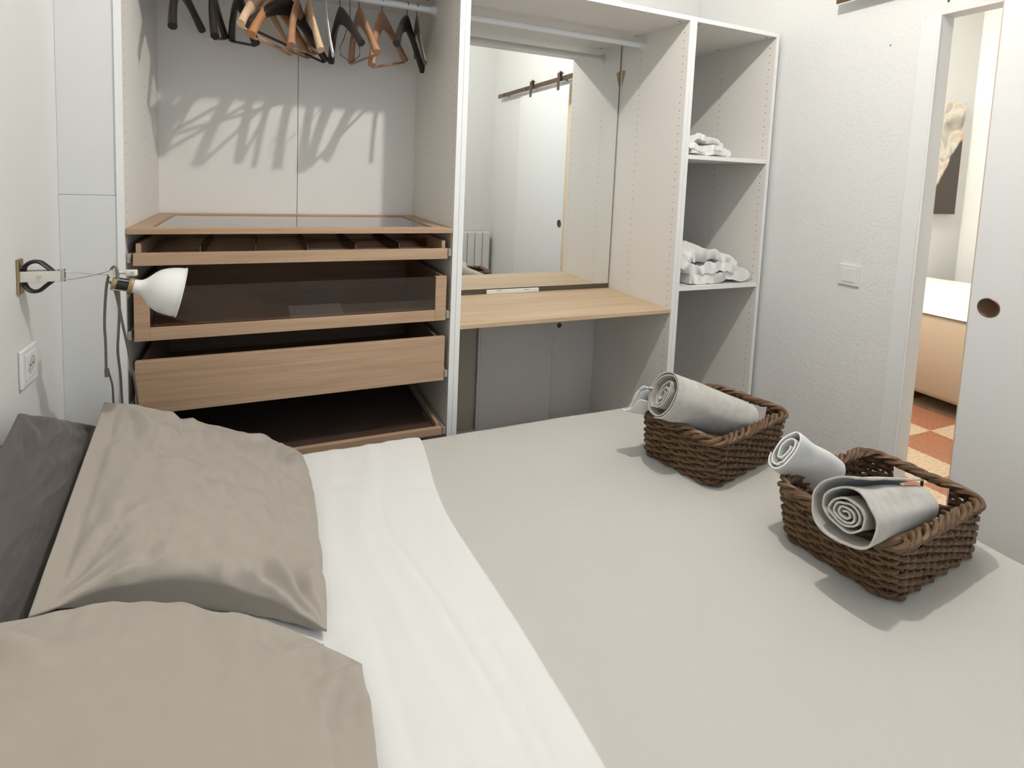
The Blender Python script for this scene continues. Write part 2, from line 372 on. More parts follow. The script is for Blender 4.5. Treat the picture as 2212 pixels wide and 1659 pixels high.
# two plain oak drawers below
pd = MB().box(.036, -.004, .593, .961, .016, .752, c=.0015).build('drawer', M_oakx, wA)
drawer_box(pd, .040, .957, .60, .135); runners(pd, .597)
ld = MB().box(.036, -.004, .392, .961, .016, .418, c=.001).build('low_tray', M_oakx, wA)
drawer_box(ld, .040, .957, .392, .034, m_=M_oakx); runners(ld, .385)
MB().box(.052, .02, .4045, .945, .53, .4065).build('tray_mat', mat('dark_felt', (.055, .03, .018), .9), ld)

# ---- desk board, mirror, pale clip in the gap
dk = MB().box(1.0172, .000, .772, 1.9662, .466, .788, c=.0008).build('desk_board', M_desk); 
tag(dk, 'pale oak desk board fixed across the middle wardrobe bay under the mirror', 'desk')
mr = thing('mirror', 'large frameless mirror on the back of the middle bay, above the oak desk', 'mirror', (1.49, .47, .8))
MB().box(1.0172, .4680, .811, 1.9600, .4695, 1.990).build('mirror_glass', M_mirror, mr)
MB().box(1.0175, .4697, .811, 1.9625, .474, 1.990).build('backing_board', M_mir_edge_gap, mr)
MB().box(1.0175, .470, .788, 1.9655, .500, .8105).build('gap_shade', M_mir_edge_gap, mr)  # dark block standing in for the shade in the gap under the mirror
lb = MB().box(1.30, .455, .7885, 1.565, .4655, .8075, c=.002); lb.slot(1)
for x in (1.36, 1.50): lb.box(x-.012, .4545, .8015, x+.012, .4551, .8045)
tag(lb.build('mirror_clip', [M_plastic, M_stain]), 'thin white strip on the desk board at the foot of the mirror', 'bracket')

# ------------------------------------------------------------------ hangers
def hanger(kind, N, yaw, tilt, L, drop, label, bar=False):
    """wooden hanger: a flat shouldered yoke, a wire hook over the rail and for some a trouser bar"""
    N = Vector(N); mats = dict(black=M_hblack, wood=M_hwood, pale=M_hpale, orange=M_horange, olive=M_holive, white=M_plastic, wire=M_wire)
    t = thing('clothes_hanger', label, 'hanger', (N.x, .30, 1.964))
    R_ = Matrix.Translation(Vector((N.x, N.y, N.z))) @ Matrix.Rotation(yaw, 4, 'Z') @ Matrix.Rotation(-math.atan(tilt), 4, 'Y')
    if kind == 'wire':
        pts = [(0, 0, .0), (-.02, 0, -.03), (-L*.55, 0, -drop*.75), (-L*.60, 0, -drop*.82), (-L, 0, -drop*1.15), (-L*.97, 0, -drop*1.4), (-.02, 0, -drop*1.62), (.03, 0, -drop*1.62), (L*.95, 0, -drop*1.4), (L, 0, -drop*1.1), (.02, 0, -.03)]
        MB().tube([R_ @ Vector(p) for p in pts], .0016, 8, closed=True).build('frame', M_wire, t, smooth=True)
    else:
        mb = MB(); K = 15
        hw = {'black': .0085, 'wood': .009, 'pale': .008, 'orange': .0095, 'olive': .004, 'white': .003}[kind]
        ctr = []; hgt = []; wid = []
        for i in range(2*K+1):
            u = (i-K)/K; a = abs(u)
            zc = -.012-drop*(a**1.25) + .006*math.sin(a*PI)
            h = .024*(1-a)**1.6+.0095+.004*a
            ctr.append(Vector((u*L, -.020*a*a, zc))); hgt.append(h); wid.append(hw*(1+.5*a*a))
        n = 8; rings = []
        for i, c in enumerate(ctr):
            tg = (ctr[min(i+1, 2*K)]-ctr[max(i-1, 0)]).normalized(); nn = Vector((-tg.z, 0, tg.x)).normalized()
            bi = tg.cross(nn).normalized()
            for k in range(n):
                an = 2*PI*(k+.5)/n; cx, sx = math.cos(an), math.sin(an)
                sq = 1/max(abs(cx), abs(sx))**.55
                rings.append(R_ @ (c+nn*(hgt[i]*cx*sq)+bi*(wid[i]*sx*sq)))
        fs = []
        for i in range(2*K):
            for k in range(n): l = (k+1) % n; fs.append([i*n+k, i*n+l, (i+1)*n+l, (i+1)*n+k])
        fs.append(list(range(n))); fs.append([2*K*n+k for k in range(n)][::-1])
        mb.add(rings, fs); mb.build('yoke', mats[kind], t, smooth=60)
        if bar:
            e = [R_ @ Vector((s*L*.93, -.018, -drop-.020)) for s in (-1, 1)]
            MB().tube(e, .0048, 8).build('trouser_bar', mats[kind], t, smooth=60)
    # hook
    top = Vector((N.x, .30, 1.9645)); nk = N+Vector((0, 0, .002)); dr = (R_.to_3x3() @ Vector((1, 0, 0))); dr.z = 0
    dr = Vector((0, 1, 0)) if dr.y > 0 else Vector((0, -1, 0))
    hk = [nk]; r = .0165
    if (top.z-.0145-nk.z) > .018: hk.append(Vector((nk.x, nk.y, nk.z+(.018))))
    for i in range(13):
        an = -PI*.42+PI*1.42*i/12
        hk.append(Vector((N.x, .30, 1.950))+dr*(r*math.cos(an))+Vector((0, 0, r*math.sin(an))))
    MB().tube(hk, .0016, 6).build('hook', M_wire if kind != 'white' else M_plastic, t, smooth=True)
    return t
HG = [
 ('black', (.122, .30, 1.905), 1.466, .20, .21, .125, 'black wooden hanger nearest the left side of the wardrobe', False),
 ('black', (.217, .30, 1.897), 1.553, .20, .20, .13, 'black slatted hanger with a trouser bar, second from the left', True),
 ('black', (.293, .30, 1.892), 1.80, .20, .19, .13, 'black hanger with a trouser bar just left of the pale beech one', True),
 ('pale', (.369, .30, 1.900), 1.187, .0, .215, .13, 'pale beech hanger in the crowded cluster on the left', True),
 ('orange', (.413, .30, 1.896), 1.082, .05, .21, .14, 'orange-brown varnished hanger between pale and black ones', True),
 ('black', (.452, .30, 1.892), .80, -.10, .19, .13, 'thick black hanger with two dark bars in front of the cluster', True),
 ('wood', (.480, .30, 1.893), 1.30, .15, .20, .135, 'brown wooden hanger half hidden behind the thick black one', True),
 ('pale', (.517, .30, 1.904), 1.62, .25, .20, .13, 'pale wooden hanger just right of the thick black one', True),
 ('white', (.575, .30, 1.903), 1.50, .25, .20, .14, 'thin white plastic hanger in the middle of the rail', False),
 ('black', (.623, .30, 1.890), 1.693, .0, .21, .13, 'dark brown-black hanger right of the white plastic hanger', False),
 ('wire', (.658, .30, 1.885), 1.222, .20, .17, .10, 'thin wire hanger between the dark and the brown wooden hangers', False),
 ('wood', (.691, .30, 1.899), 1.641, .075, .205, .145, 'brown wooden hanger beside the thin wire hanger', True),
 ('wood', (.774, .30, 1.896), 1.02, .25, .185, .15, 'brown wooden hanger with a trouser bar, second wooden one from the right', True),
 ('black', (.869, .30, 1.897), 1.082, -.05, .20, .13, 'black hanger near the right end of the rail', False),
 ('olive', (.905, .30, 1.903), 1.431, .25, .18, .13, 'thin olive plastic hanger, last one at the right of the rail', False)]
for h in HG:
    hg = hanger(*h); hg['group'] = 'hangers on the left rail'

# ------------------------------------------------------------------ bed
BZT = .467; BX0, BX1 = -.125, 2.025; BY0, BY1 = -.15, -1.76
bd = thing('bed', 'low double bed with its base hidden under the warm grey bedspread', 'bed', (1, -.95, 0))
MB().box(BX0+.02, BY1+.04, .08, BX1-.04, BY0-.03, .24, c=.01).build('bed_base', M_frame, bd)
MB().box(BX0+.005, BY1+.03, .243, BX1-.03, BY0-.025, BZT-.022, c=.03).build('mattress', M_sheet, bd, smooth=True)
for x in (.05, 1.9):
    for y in (-.25, -1.65): MB().tube([(x, y, 0), (x, y, .082)], .025, 12).build('leg', M_frame, bd)
def drape(x0, x1, nx, ny, lift, wr, edges, zb=.10, end_lift=0, seed=1, th=None):
    """cloth laid on the mattress: flat top, rounded over the long sides (and the foot) and hanging down"""
    R0 = .030; ys = []
    L = (BY0-BY1)
    # arc-length parametrised profile across y
    def prof(s):      # s in metres from the far hem to the near hem
        hd = BZT+lift-R0-zb; arc = R0*PI/2
        if s < hd: return (BY0+lift, zb+s)
        s -= hd
        if s < arc: a = s/R0; return (BY0+lift-R0*(1-math.cos(a)), BZT+lift-R0+R0*math.sin(a))
        s -= arc; fl = L+2*lift-2*R0
        if s < fl: return (BY0+lift-R0-s, BZT+lift)
        s -= fl
        if s < arc: a = s/R0; return (BY1-lift+R0-R0*math.sin(a), BZT+lift-R0+R0*math.cos(a))
        s -= arc; return (BY1-lift, BZT+lift-R0-s)
    hd = BZT+lift-R0-zb; TOT = 2*hd+R0*PI+(L+2*lift-2*R0)
    ss = []
    for j in range(ny+1): ss.append(TOT*j/ny)
    xs = []
    if edges:
        arc = R0*PI/2; TX = (x1-R0-x0)+arc+(BZT-R0-zb)
        for i in range(nx+1):
            s = TX*i/nx
            if s < x1-R0-x0: xs.append((x0+s, 0, 0))
            elif s < x1-R0-x0+arc: a = (s-(x1-R0-x0))/R0; xs.append((x1-R0+R0*math.sin(a), R0*(1-math.cos(a)), 1))
            else: xs.append((x1, R0+s-(x1-R0-x0)-arc, 1))
    else:
        for i in range(nx+1): xs.append((x0+(x1-x0)*i/nx, 0, 0))
    vs = []
    for (x, dz, e) in xs:
        for s in ss:
            y, z = prof(s)
            zz = max(zb, z-dz) if e else z
            p = Vector((x, y, zz)); h = wr(p) if z > BZT-.05 and dz < .02 else .004*nz(p, 9, seed)
            if z > BZT-.02 and dz < .02: p.z += h
            else: p.y += h*.6 if not e else 0; p.x += h*.6 if e else 0
            vs.append(p)
    m_ = ny+1
    fs = [[i*m_+j, i*m_+j+1, (i+1)*m_+j+1, (i+1)*m_+j] for i in range(nx) for j in range(ny)]
    mb = MB(); mb.add(vs, fs); return mb
def wr_spread(p):
    h = .0035*nz((p.x*1.0, p.y*2.2, 0), 2.2, 2)
    h += .0022*max(0, nz((p.x*2.2+p.y*1.3, p.y*.9-p.x*.5, 0), 4.5, 4))
    # faint pressed creases running from the sheet toward the foot
    for (ax, ay, bx, by, a, w_) in ((1.0, -.62, 1.35, -.80, .0020, .012), (1.05, -1.02, 1.30, -1.22, .0025, .012), (.93, -.78, 1.12, -.98, .002, .010), (1.15, -.28, 1.28, -.50, .0015, .012)):
        A_ = Vector((ax, ay)); B_ = Vector((bx, by)); P_ = Vector((p.x, p.y)); d = B_-A_; t = max(0, min(1, (P_-A_).dot(d)/d.length_squared))
        q = (P_-A_-d*t).length; h += a*math.exp(-(q/w_)**2)*math.sin(PI*t)
    return h
sp = drape(.765, BX1, 150, 260, 0.0, wr_spread, True).build('bedspread', M_spread, smooth=80)
tag(sp, 'plain warm grey bedspread covering the lower part of the bed', 'bedspread')
sp.modifiers.new('thick', 'SOLIDIFY').thickness = -.003; sp.modifiers['thick'].offset = -1
def edge_x(y):     # the slightly wavy folded edge of the sheet
    return .826+.020*math.exp(-((y+.15)/.16)**2)-.030*math.exp(-((y+.57)/.22)**2)+.004*math.sin(y*9)
def wr_sheet(p):
    e = edge_x(p.y)-p.x            # distance inside the fold edge
    h = .0028*nz((p.x*6, p.y*1.3, 0), 3.2, 6)+.0016*nz((p.x*1.2, p.y*3.5, 0), 7, 9)
    # soft pleats along the bed width
    for (off, amp, wd) in ((.105, -.0035, .009), (.058, -.0016, .006), (.165, .0025, .016), (.30, .0022, .022), (.24, -.0015, .012)):
        q = e-off-.012*math.sin(p.y*4.2+off*30)-.03*(p.y+.9)*(.5 if off > .1 else .1)
        h += amp*math.exp(-(q/wd)**2)*(.4+.6*max(0, min(1, (-p.y-.35)*2.2)))
    # short cross wrinkles near the far side
    h += .0035*nz((p.x*16, p.y*2.2, 0), 1.6, 12)*math.exp(-((p.y+.22)/.16)**2)
    h += .003*nz((p.x*5, p.y*14, 0), 1.3, 13)*math.exp(-(e/.05)**2)*math.exp(-((p.y+.45)/.25)**2)
    return h
shb = drape(-.10, .846, 170, 260, .0105, wr_sheet, False, zb=.20)
nvs = []
for v in shb.v:                    # warp the foot-side edge into the wavy fold line and roll it down
    x, y, z = v; ex = edge_x(y); u = (x+.10)/.946; x2 = -.10+u*(ex+.10)
    d = ex-x2
    if d < .014 and z > BZT-.02: z -= .0105*(1-math.sqrt(max(0, 1-((.014-d)/.014)**2)))*1.0
    nvs.append((x2, y, z))
shb.v = nvs
sh = shb.build('bed_sheet', M_sheet, smooth=80); tag(sh, 'white cotton sheet folded back in a broad band beside the pillows', 'sheet')

# ------------------------------------------------------------------ pillows
def pillow(name, corners, th, mat_, label, seed, bulge=None, nu=110, nv=90, flange=(0, 0, 0, 0), wrk=1.0, nrm_sign=1, cat='pillow', power=.5, edges=(0, 0, 0, 0), floor_z=None, wallx=None, under=.38):
    """corners a,b,c,d: (u=0,v=0),(1,0),(1,1),(0,1); two shells that meet in a seam, creased and dented"""
    a, b, c, d = [Vector(q) for q in corners]
    N = (b-a).cross(d-a).normalized()*nrm_sign
    U = ((b-a)+(c-d)).normalized(); W = ((d-a)+(c-b)).normalized()
    def mid(u, v):
        # edges curve inwards a little between the corners
        p = a*(1-u)*(1-v)+b*u*(1-v)+c*u*v+d*(1-u)*v
        p += W*(edges[0]*4*u*(1-u)*(1-v)**2) - W*(edges[2]*4*u*(1-u)*v**2)
        p += U*(edges[3]*4*v*(1-v)*(1-u)**2) - U*(edges[1]*4*v*(1-v)*u**2)
        return p
    def thick(u, v):
        fu0, fu1, fv0, fv1 = flange
        uu = (u-fu0)/(1-fu0-fu1); vv = (v-fv0)/(1-fv0-fv1)
        if uu <= 0 or uu >= 1 or vv <= 0 or vv >= 1: return .0
        return ((4*uu*(1-uu))**power)*((4*vv*(1-vv))**power)
    def wr(u, v, side):
        h = .016*nz((u*1.6, v*1.4, side*3), 1.7, seed)
        # creases that run out of the corners and the seams
        for (cu, cv) in ((0, 0), (1, 0), (1, 1), (0, 1)):
            du, dv = abs(u-cu)*1.35, abs(v-cv); r = math.hypot(du, dv)
            an = math.atan2(dv, du)
            h += .0065*wrk*math.sin(an*11+seed+3*nz((r*3, an, seed), 1.5))*math.exp(-((r-.20)/.16)**2)
        h += .0065*wrk*nz((u*3.0+v*2.2, v*9-u*3, side*5), 1.6, seed+3)*(.45+.55*abs(2*v-1))
        h += .0028*wrk*nz((u*12, v*9, side), 1.5, seed+8)
        # thin sharp creases of crumpled linen
        for q, (fu, fv, am) in enumerate(((3.2, 5.5, .0050), (7.5, 4.0, .0032), (5.0, 11.0, .0026))):
            g = nz((u*fu+v*1.7, v*fv-u*1.1, side*4), 1.0, seed+20+q); msk = max(0, nz((u*2.3, v*2.3, q), 1.3, seed+31+q)+.25)
            h += am*wrk*msk*max(0, 1-abs(g)*5.5)**2
        # pulls running at right angles to the seams
        h += .0045*wrk*math.exp(-(u/.22)**2)*nz((u*1.5, v*20, 0), 1, seed+4)
        h += .0040*wrk*math.exp(-((1-u)/.16)**2)*nz((u*1.5, v*18, 0), 1, seed+5)
        h += .0040*wrk*math.exp(-((1-v)/.16)**2)*nz((u*22, v*1.5, 0), 1, seed+6)
        h += .0040*wrk*math.exp(-(v/.16)**2)*nz((u*20, v*1.5, 0), 1, seed+7)
        return h
    mb = MB(); vs = []; fs = []
    for side, frac in ((1, .62), (-1, under)):
        base = len(vs)
        for i in range(nu+1):
            for j in range(nv+1):
                u = i/nu; v = j/nv
                u_ = .5-.5*math.cos(PI*u)*.55-.45*(.5-u); v_ = .5-.5*math.cos(PI*v)*.55-.45*(.5-v)
                u_ = .55*(.5-.5*math.cos(PI*u))+.45*u; v_ = .55*(.5-.5*math.cos(PI*v))+.45*v
                k = thick(u_, v_); e = min(1, k*2.2)
                p = mid(u_, v_)
                if bulge: k2 = bulge(u_, v_)
                else: k2 = 1
                p = p+N*(side*(th*frac*k*k2+wr(u_, v_, side)*e+.0022*(1 if k < .02 else 0)))
                # the seam waves a little
                rim = math.exp(-(k/.25)**2)
                p += N*(.006*wrk*nz((u_*6, v_*6, 1), 1.2, seed+11)*rim)
                if floor_z is not None and p.z < floor_z: p.z = floor_z+(p.z-floor_z)*.02
                if wallx is not None and p.x < wallx: p.x = wallx+(p.x-wallx)*.02
                vs.append(p)
        m_ = nv+1
        for i in range(nu):
            for j in range(nv): fs.append([base+i*m_+j, base+i*m_+j+1, base+(i+1)*m_+j+1, base+(i+1)*m_+j])
    # close the rim
    n1 = (nu+1)*(nv+1); m_ = nv+1
    rim = [i*m_ for i in range(nu+1)]+[nu*m_+j for j in range(1, nv+1)]+[i*m_+nv for i in range(nu-1, -1, -1)]+[j for j in range(nv-1, 0, -1)]
    for q in range(len(rim)):
        r0, r1 = rim[q], rim[(q+1) % len(rim)]; fs.append([r0, r1, r1+n1, r0+n1])
    mb.add(vs, fs); o = mb.build(name, mat_, smooth=120); tag(o, label, cat)
    def surf(u, v, off=.0045):
        k = thick(u, v); e = min(1, k*2.2)
        return mid(u, v)+N*(th*.62*k*(bulge(u, v) if bulge else 1)+wr(u, v, 1)*e+off+.006*wrk*nz((u*6, v*6, 1), 1.2, seed+11)*math.exp(-(k/.25)**2))
    return o, surf
def seam(par, surf, path, m_, r=.0016):
    MB().tube([surf(u, v) for u, v in path], r, 6).build('seam', m_, par, smooth=True)
# charcoal pillow against the wall, one corner up
p1, s1 = pillow('pillow', [(-.095, -1.00, .57), (.07, -.62, .485), (-.03, -.07, .60), (-.088, -.44, .80)], .085, M_dark, 'charcoal pillow leaning on the left wall behind the taupe ones', 21, nrm_sign=-1, wallx=-.122, floor_z=.479, wrk=.8)
# upper taupe pillow: v=0 is its upper edge near the wall, v=1 its lower edge on the sheet
p2, s2 = pillow('pillow', [(.0, -.17, .707), (.03, -.80, .600), (.475, -.87, .495), (.475, -.19, .495)], .22, M_pil, 'taupe pillow with a stitched hem, nearer the wardrobe', 5, nrm_sign=-1, flange=(0, 0, .07, 0), floor_z=.480, wallx=-.10, power=.42, edges=(-.0, .10, -.015, -.02), wrk=1.7, under=.2)
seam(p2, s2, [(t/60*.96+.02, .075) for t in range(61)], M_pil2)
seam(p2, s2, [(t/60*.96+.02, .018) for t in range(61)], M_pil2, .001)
# lower taupe pillow nearer the camera, resting on a second one
p3, s3 = pillow('pillow', [(-.05, -.91, .672), (-.05, -1.62, .69), (.51, -1.65, .50), (.522, -.968, .50)], .30, M_pil, 'big taupe pillow in the foreground at the lower left', 9, nrm_sign=-1, floor_z=.482, wallx=-.10, power=.33, edges=(-.0, 0, .005, -.10), wrk=1.4, under=.12)
p4, s4 = pillow('pillow', [(-.02, -.90, .53), (-.02, -1.55, .53), (.46, -1.55, .495), (.468, -.895, .495)], .07, M_pil, 'taupe pillow mostly hidden under the foreground one', 14, nrm_sign=-1, floor_z=.481, wallx=-.10)

# ------------------------------------------------------------------ wicker baskets
def rrect(hx, hy, r, n):
    """points evenly spaced round a rounded rectangle, with outward normals"""
    segs = [(2*(hx-r), 's'), (PI/2*r, 'a'), (2*(hy-r), 's'), (PI/2*r, 'a')]*2
    P = sum(s for s, _ in segs); out = []
    starts = [(-(hx-r), -hy, 0), (hx-r, -(hy-r), -PI/2), (hx, -(hy-r), PI/2), (hx-r, hy-r, 0), (hx-r, hy, PI), (-(hx-r), hy-r, PI/2), (-hx, hy-r, -PI/2), (-(hx-r), -(hy-r), PI)]
    for k in range(n):
        s = P*k/n; i = 0
        while s > segs[i][0]: s -= segs[i][0]; i += 1
        x, y, a = starts[i]
        if segs[i][1] == 's':
            d = Vector((math.cos(a), math.sin(a))); out.append((Vector((x, y))+d*s, Vector((d.y, -d.x))))
        else:
            an = a+s/r; nn = Vector((math.cos(an), math.sin(an))); out.append((Vector((x, y))+nn*r, nn))
    return out, P
def basket(loc, rz, label, group, skew=(0, 0)):
    HX, HY, H = .194, .130, .142
    t = thing('wicker_basket', label, 'basket', loc, rz, group); SK = Vector(skew)
    def scale(z): return .95+.05*(z/H)**.8       # sides lean outwards
    NS = 40; SUB = 4; pts, P = rrect(HX, HY, .035, NS*SUB)
    def hole(i, z):                                 # hand holes in the two short ends
        p = pts[i % (NS*SUB)][0]
        return abs(p.x-HX) < .012 and abs(p.y) < .062 and .084 < z < .132
    body = MB(); rows = 13; rnd = random.Random(int(rz*100)+4)
    for k in range(rows):
        z0 = .0085+k*.0102; seg = []; ph = k % 2
        jit = [rnd.uniform(-.0015, .0015) for _ in range(NS*SUB)]
        def pt(i):
            j = i % (NS*SUB); p, n_ = pts[j]; s = scale(z0)
            w_ = math.cos(PI*(i/SUB)+ph*PI)
            zz = z0+.0022*math.sin(PI*(i/SUB)*.5+k)+jit[j]
            q = p*s+n_*(.0062*w_)+SK*(zz/H); return Vector((q.x, q.y, zz))
        i = 0; run = []
        allow = [not hole(i, z0) for i in range(NS*SUB)]
        if all(allow):
            body.tube([pt(i) for i in range(NS*SUB)], .0057, 6, closed=True, upv=(0, 0, 1), flat=1.0)
        else:
            st = next(i for i in range(NS*SUB) if allow[i] and not allow[i-1]); run = []
            for q in range(NS*SUB+1):
                i = st+q
                if q < NS*SUB and allow[i % (NS*SUB)]: run.append(pt(i))
                elif run:
                    if len(run) > 2: body.tube(run, .0057, 6)
                    run = []
    body.local = True; body.keep = True
    body.build('woven_side', M_wick, t, smooth=True)
    st = MB()
    for k in range(0, NS):
        p, n_ = pts[k*SUB+2] if False else pts[k*SUB]
        if hole(k*SUB, .10) and abs(p.y) > .012: continue
        st.tube([(*(p*scale(0)), .002), (*(p*scale(.05)+SK*(.05/H)), .05), (*(p*scale(H)+SK), H-.004)], .0036, 6)
    st.local = True; st.build('stakes', M_wick, t, smooth=True)
    rim = MB(); n = 200; rp, _ = rrect(HX, HY, .04, n)
    for s in range(4):
        q = []
        for i in range(n):
            p, n_ = rp[i]; a = 2*PI*s/4+2*PI*i/n*11+.5*math.sin(i*.17+s*2)
            dip = 0
            rr = .0092; o = p+SK+n_*(rr*math.cos(a)+.002); q.append(Vector((o.x, o.y, H+.004+rr*.8*math.sin(a)+.0015*math.sin(i*.31+s))))
        rim.tube(q, .0064, 6, closed=True)
    rim.local = True; rim.keep = True; rim.build('braided_rim', M_wick, t, smooth=True)
    foot = MB(); fp, _ = rrect(HX*.93, HY*.93, .035, 160)
    for s in range(2):
        foot.tube([Vector((p.x+n_.x*.004*math.cos(PI*s+i*.5), p.y+n_.y*.004*math.cos(PI*s+i*.5), .006+.0025*math.sin(PI*s+i*.5))) for i, (p, n_) in enumerate(fp)], .0040, 6, closed=True)
    foot.local = True; foot.build('foot_band', M_wick, t, smooth=True)
    bs = MB(); k = 0
    x = -HX*.9
    while x < HX*.9: bs.tube([(x, -HY*.9, .008), (x, HY*.9, .008)], .0046, 6); x += .0088
    bs.local = True; bs.build('basket_bottom', M_wick_in, t, smooth=True)
    return t
BK1 = (1.683, -.562, BZT+.004); BK2 = (1.742, -1.052, BZT+.004)
basket(BK1, math.radians(13), 'brown wicker basket nearer the wardrobe, holding one thick rolled towel', 'wicker baskets on the bed', (-.012, -.012))
basket(BK2, math.radians(5), 'brown wicker basket nearer the camera, holding two rolled towels', 'wicker baskets on the bed', (-.034, -.008))

# ------------------------------------------------------------------ cloth ribbons: rolled and folded textiles
def ribbon(path, th, length, frame, nl=26, seed=1, rough=.004, taper=None, keep_end=True, twist=0, jag=.0):
    """a sheet of cloth following a 2-D path (a,b), extruded along c, with real thickness and soft creases"""
    P = [Vector((p[0], p[1])) for p in path]; n = len(P); nr = []
    for i in range(n):
        t = (P[min(i+1, n-1)]-P[max(i-1, 0)]); t = t.normalized() if t.length > 1e-9 else Vector((1, 0)); nr.append(Vector((-t.y, t.x)))
    rings = []
    for j in range(nl+1):
        c = length*j/nl; f = j/nl; k = taper(f) if taper else 1
        loop = []
        for side in (1, -1):
            rng = range(n) if side == 1 else range(n-1, -1, -1)
            for i in rng:
                q = P[i]*k+nr[i]*(side*th/2)
                dn = rough*nz((P[i].x*1.0, P[i].y*1.0, c), 14, seed)+rough*.5*nz((P[i].x, P[i].y, c*.4), 34, seed+2)
                q = q+nr[i]*dn
                cc = c+(jag*nz((i*.13, seed, 0), 1, 3) if j in (0, nl) else 0)
                loop.append(frame @ Vector((q.x, q.y, cc)))
        rings.append(loop)
    m_ = 2*n; vs = [v for r in rings for v in r]; fs = []
    for j in range(nl):
        for i in range(m_): l = (i+1) % m_; fs.append([j*m_+i, j*m_+l, (j+1)*m_+l, (j+1)*m_+i])
    for e in (0, nl):
        for i in range(n-1): fs.append([e*m_+i, e*m_+i+1, e*m_+m_-2-i, e*m_+m_-1-i])
    mb = MB(); mb.add(vs, fs); mb.keep = True; return mb
def spiral(r0, r1, turns, n=150, ox=1, oy=1, seed=0, wob=.10, start=0):
    out = []
    for i in range(n):
        t = i/(n-1); a = start+2*PI*turns*t; r = r0+(r1-r0)*t
        r *= 1+wob*nz((math.cos(a)*1.2, math.sin(a)*1.2, t*2.5), 1.2, seed)
        out.append((r*math.cos(a)*ox, r*math.sin(a)*oy))
    return out
def frame_of(origin, axis, up=(0, 0, 1), roll=0):
    c = Vector(axis).normalized(); u = Vector(up); b = (u-c*u.dot(c)).normalized(); a = b.cross(c)
    M = Matrix.Identity(4)
    for i in range(3): M[i][0] = a[i]; M[i][1] = b[i]; M[i][2] = c[i]; M[i][3] = origin[i]
    return M @ Matrix.Rotation(roll, 4, 'Z')
# basket 1: one thick oval roll with loose layers
e1 = Vector((1.440, -.598, .712)); d1 = Vector((.32, -.02, -.125))
rb = ribbon(spiral(.008, .045, 2.6, 150, .50, 1.12, 3, .26, 1.2)+spiral(.053, .068, 1.9, 110, .86, 1.10, 5, .07, 1.2+2.6*2*PI), .0030, .335, frame_of(e1, d1, roll=.30), seed=4, rough=.0025, taper=lambda f: 1-.12*f, nl=30)
o = rb.build('rolled_towel', M_towel_g, smooth=70); tag(o, 'thick oval roll of undyed linen in the basket nearer the wardrobe', 'towel')
flp = MB()
for k in range(4):
    pth = [(-.030-.006*k+.075*t, -.010-.004*k+.020*math.sin(t*2.6+k*.9)-.020*t) for t in [i/24 for i in range(25)]]
    q = ribbon(pth, .0028, .22, frame_of(Vector((1.425-.016*(k % 2), -.522+.010*k, .700-.006*k)), d1+Vector((0, -.02+.012*k, .02)), roll=-.95+.28*k), nl=16, seed=11+k, rough=.005, jag=.012)
    n0 = len(flp.v); flp.v += q.v; flp.f += [[i+n0 for i in f] for f in q.f]; flp.mi += q.mi
flp.keep = True; tag(flp.build('folded_towel', M_towel_w, smooth=70), 'loose folded white linen layers beside the oval roll in the farther basket', 'towel')
# basket 2: big roll in front, slim white roll behind
e2 = Vector((1.460, -1.148, .667)); d2 = Vector((.33, .035, -.060))
rb = ribbon(spiral(.006, .040, 3.9, 170, 1.05, .84, 8, .14, .4)+spiral(.047, .072, 1.30, 110, 1.0, 1.0, 9, .13, .4+3.9*2*PI), .0036, .31, frame_of(e2, d2), seed=7, rough=.003, taper=lambda f: 1-.30*f, nl=30)
o = rb.build('rolled_towel', M_towel_g, smooth=70); tag(o, 'big round roll of pale linen lying across the front of the nearer basket', 'towel')
e3 = Vector((1.535, -.940, .692)); d3 = Vector((.20, .01, -.125))
rb = ribbon(spiral(.012, .034, 1.35, 70, .50, 1.2, 5, .14, 2.0)+spiral(.036, .048, 1.25, 70, .54, 1.2, 6, .06, 2.0+1.35*2*PI), 0.0032, .22, frame_of(e3, d3, roll=.25), seed=17, rough=.004, taper=lambda f: 1+.12*f, nl=24)
o = rb.build('rolled_towel', M_towel_w, smooth=70); tag(o, 'slim white linen roll sticking up at the back of the nearer basket', 'towel')

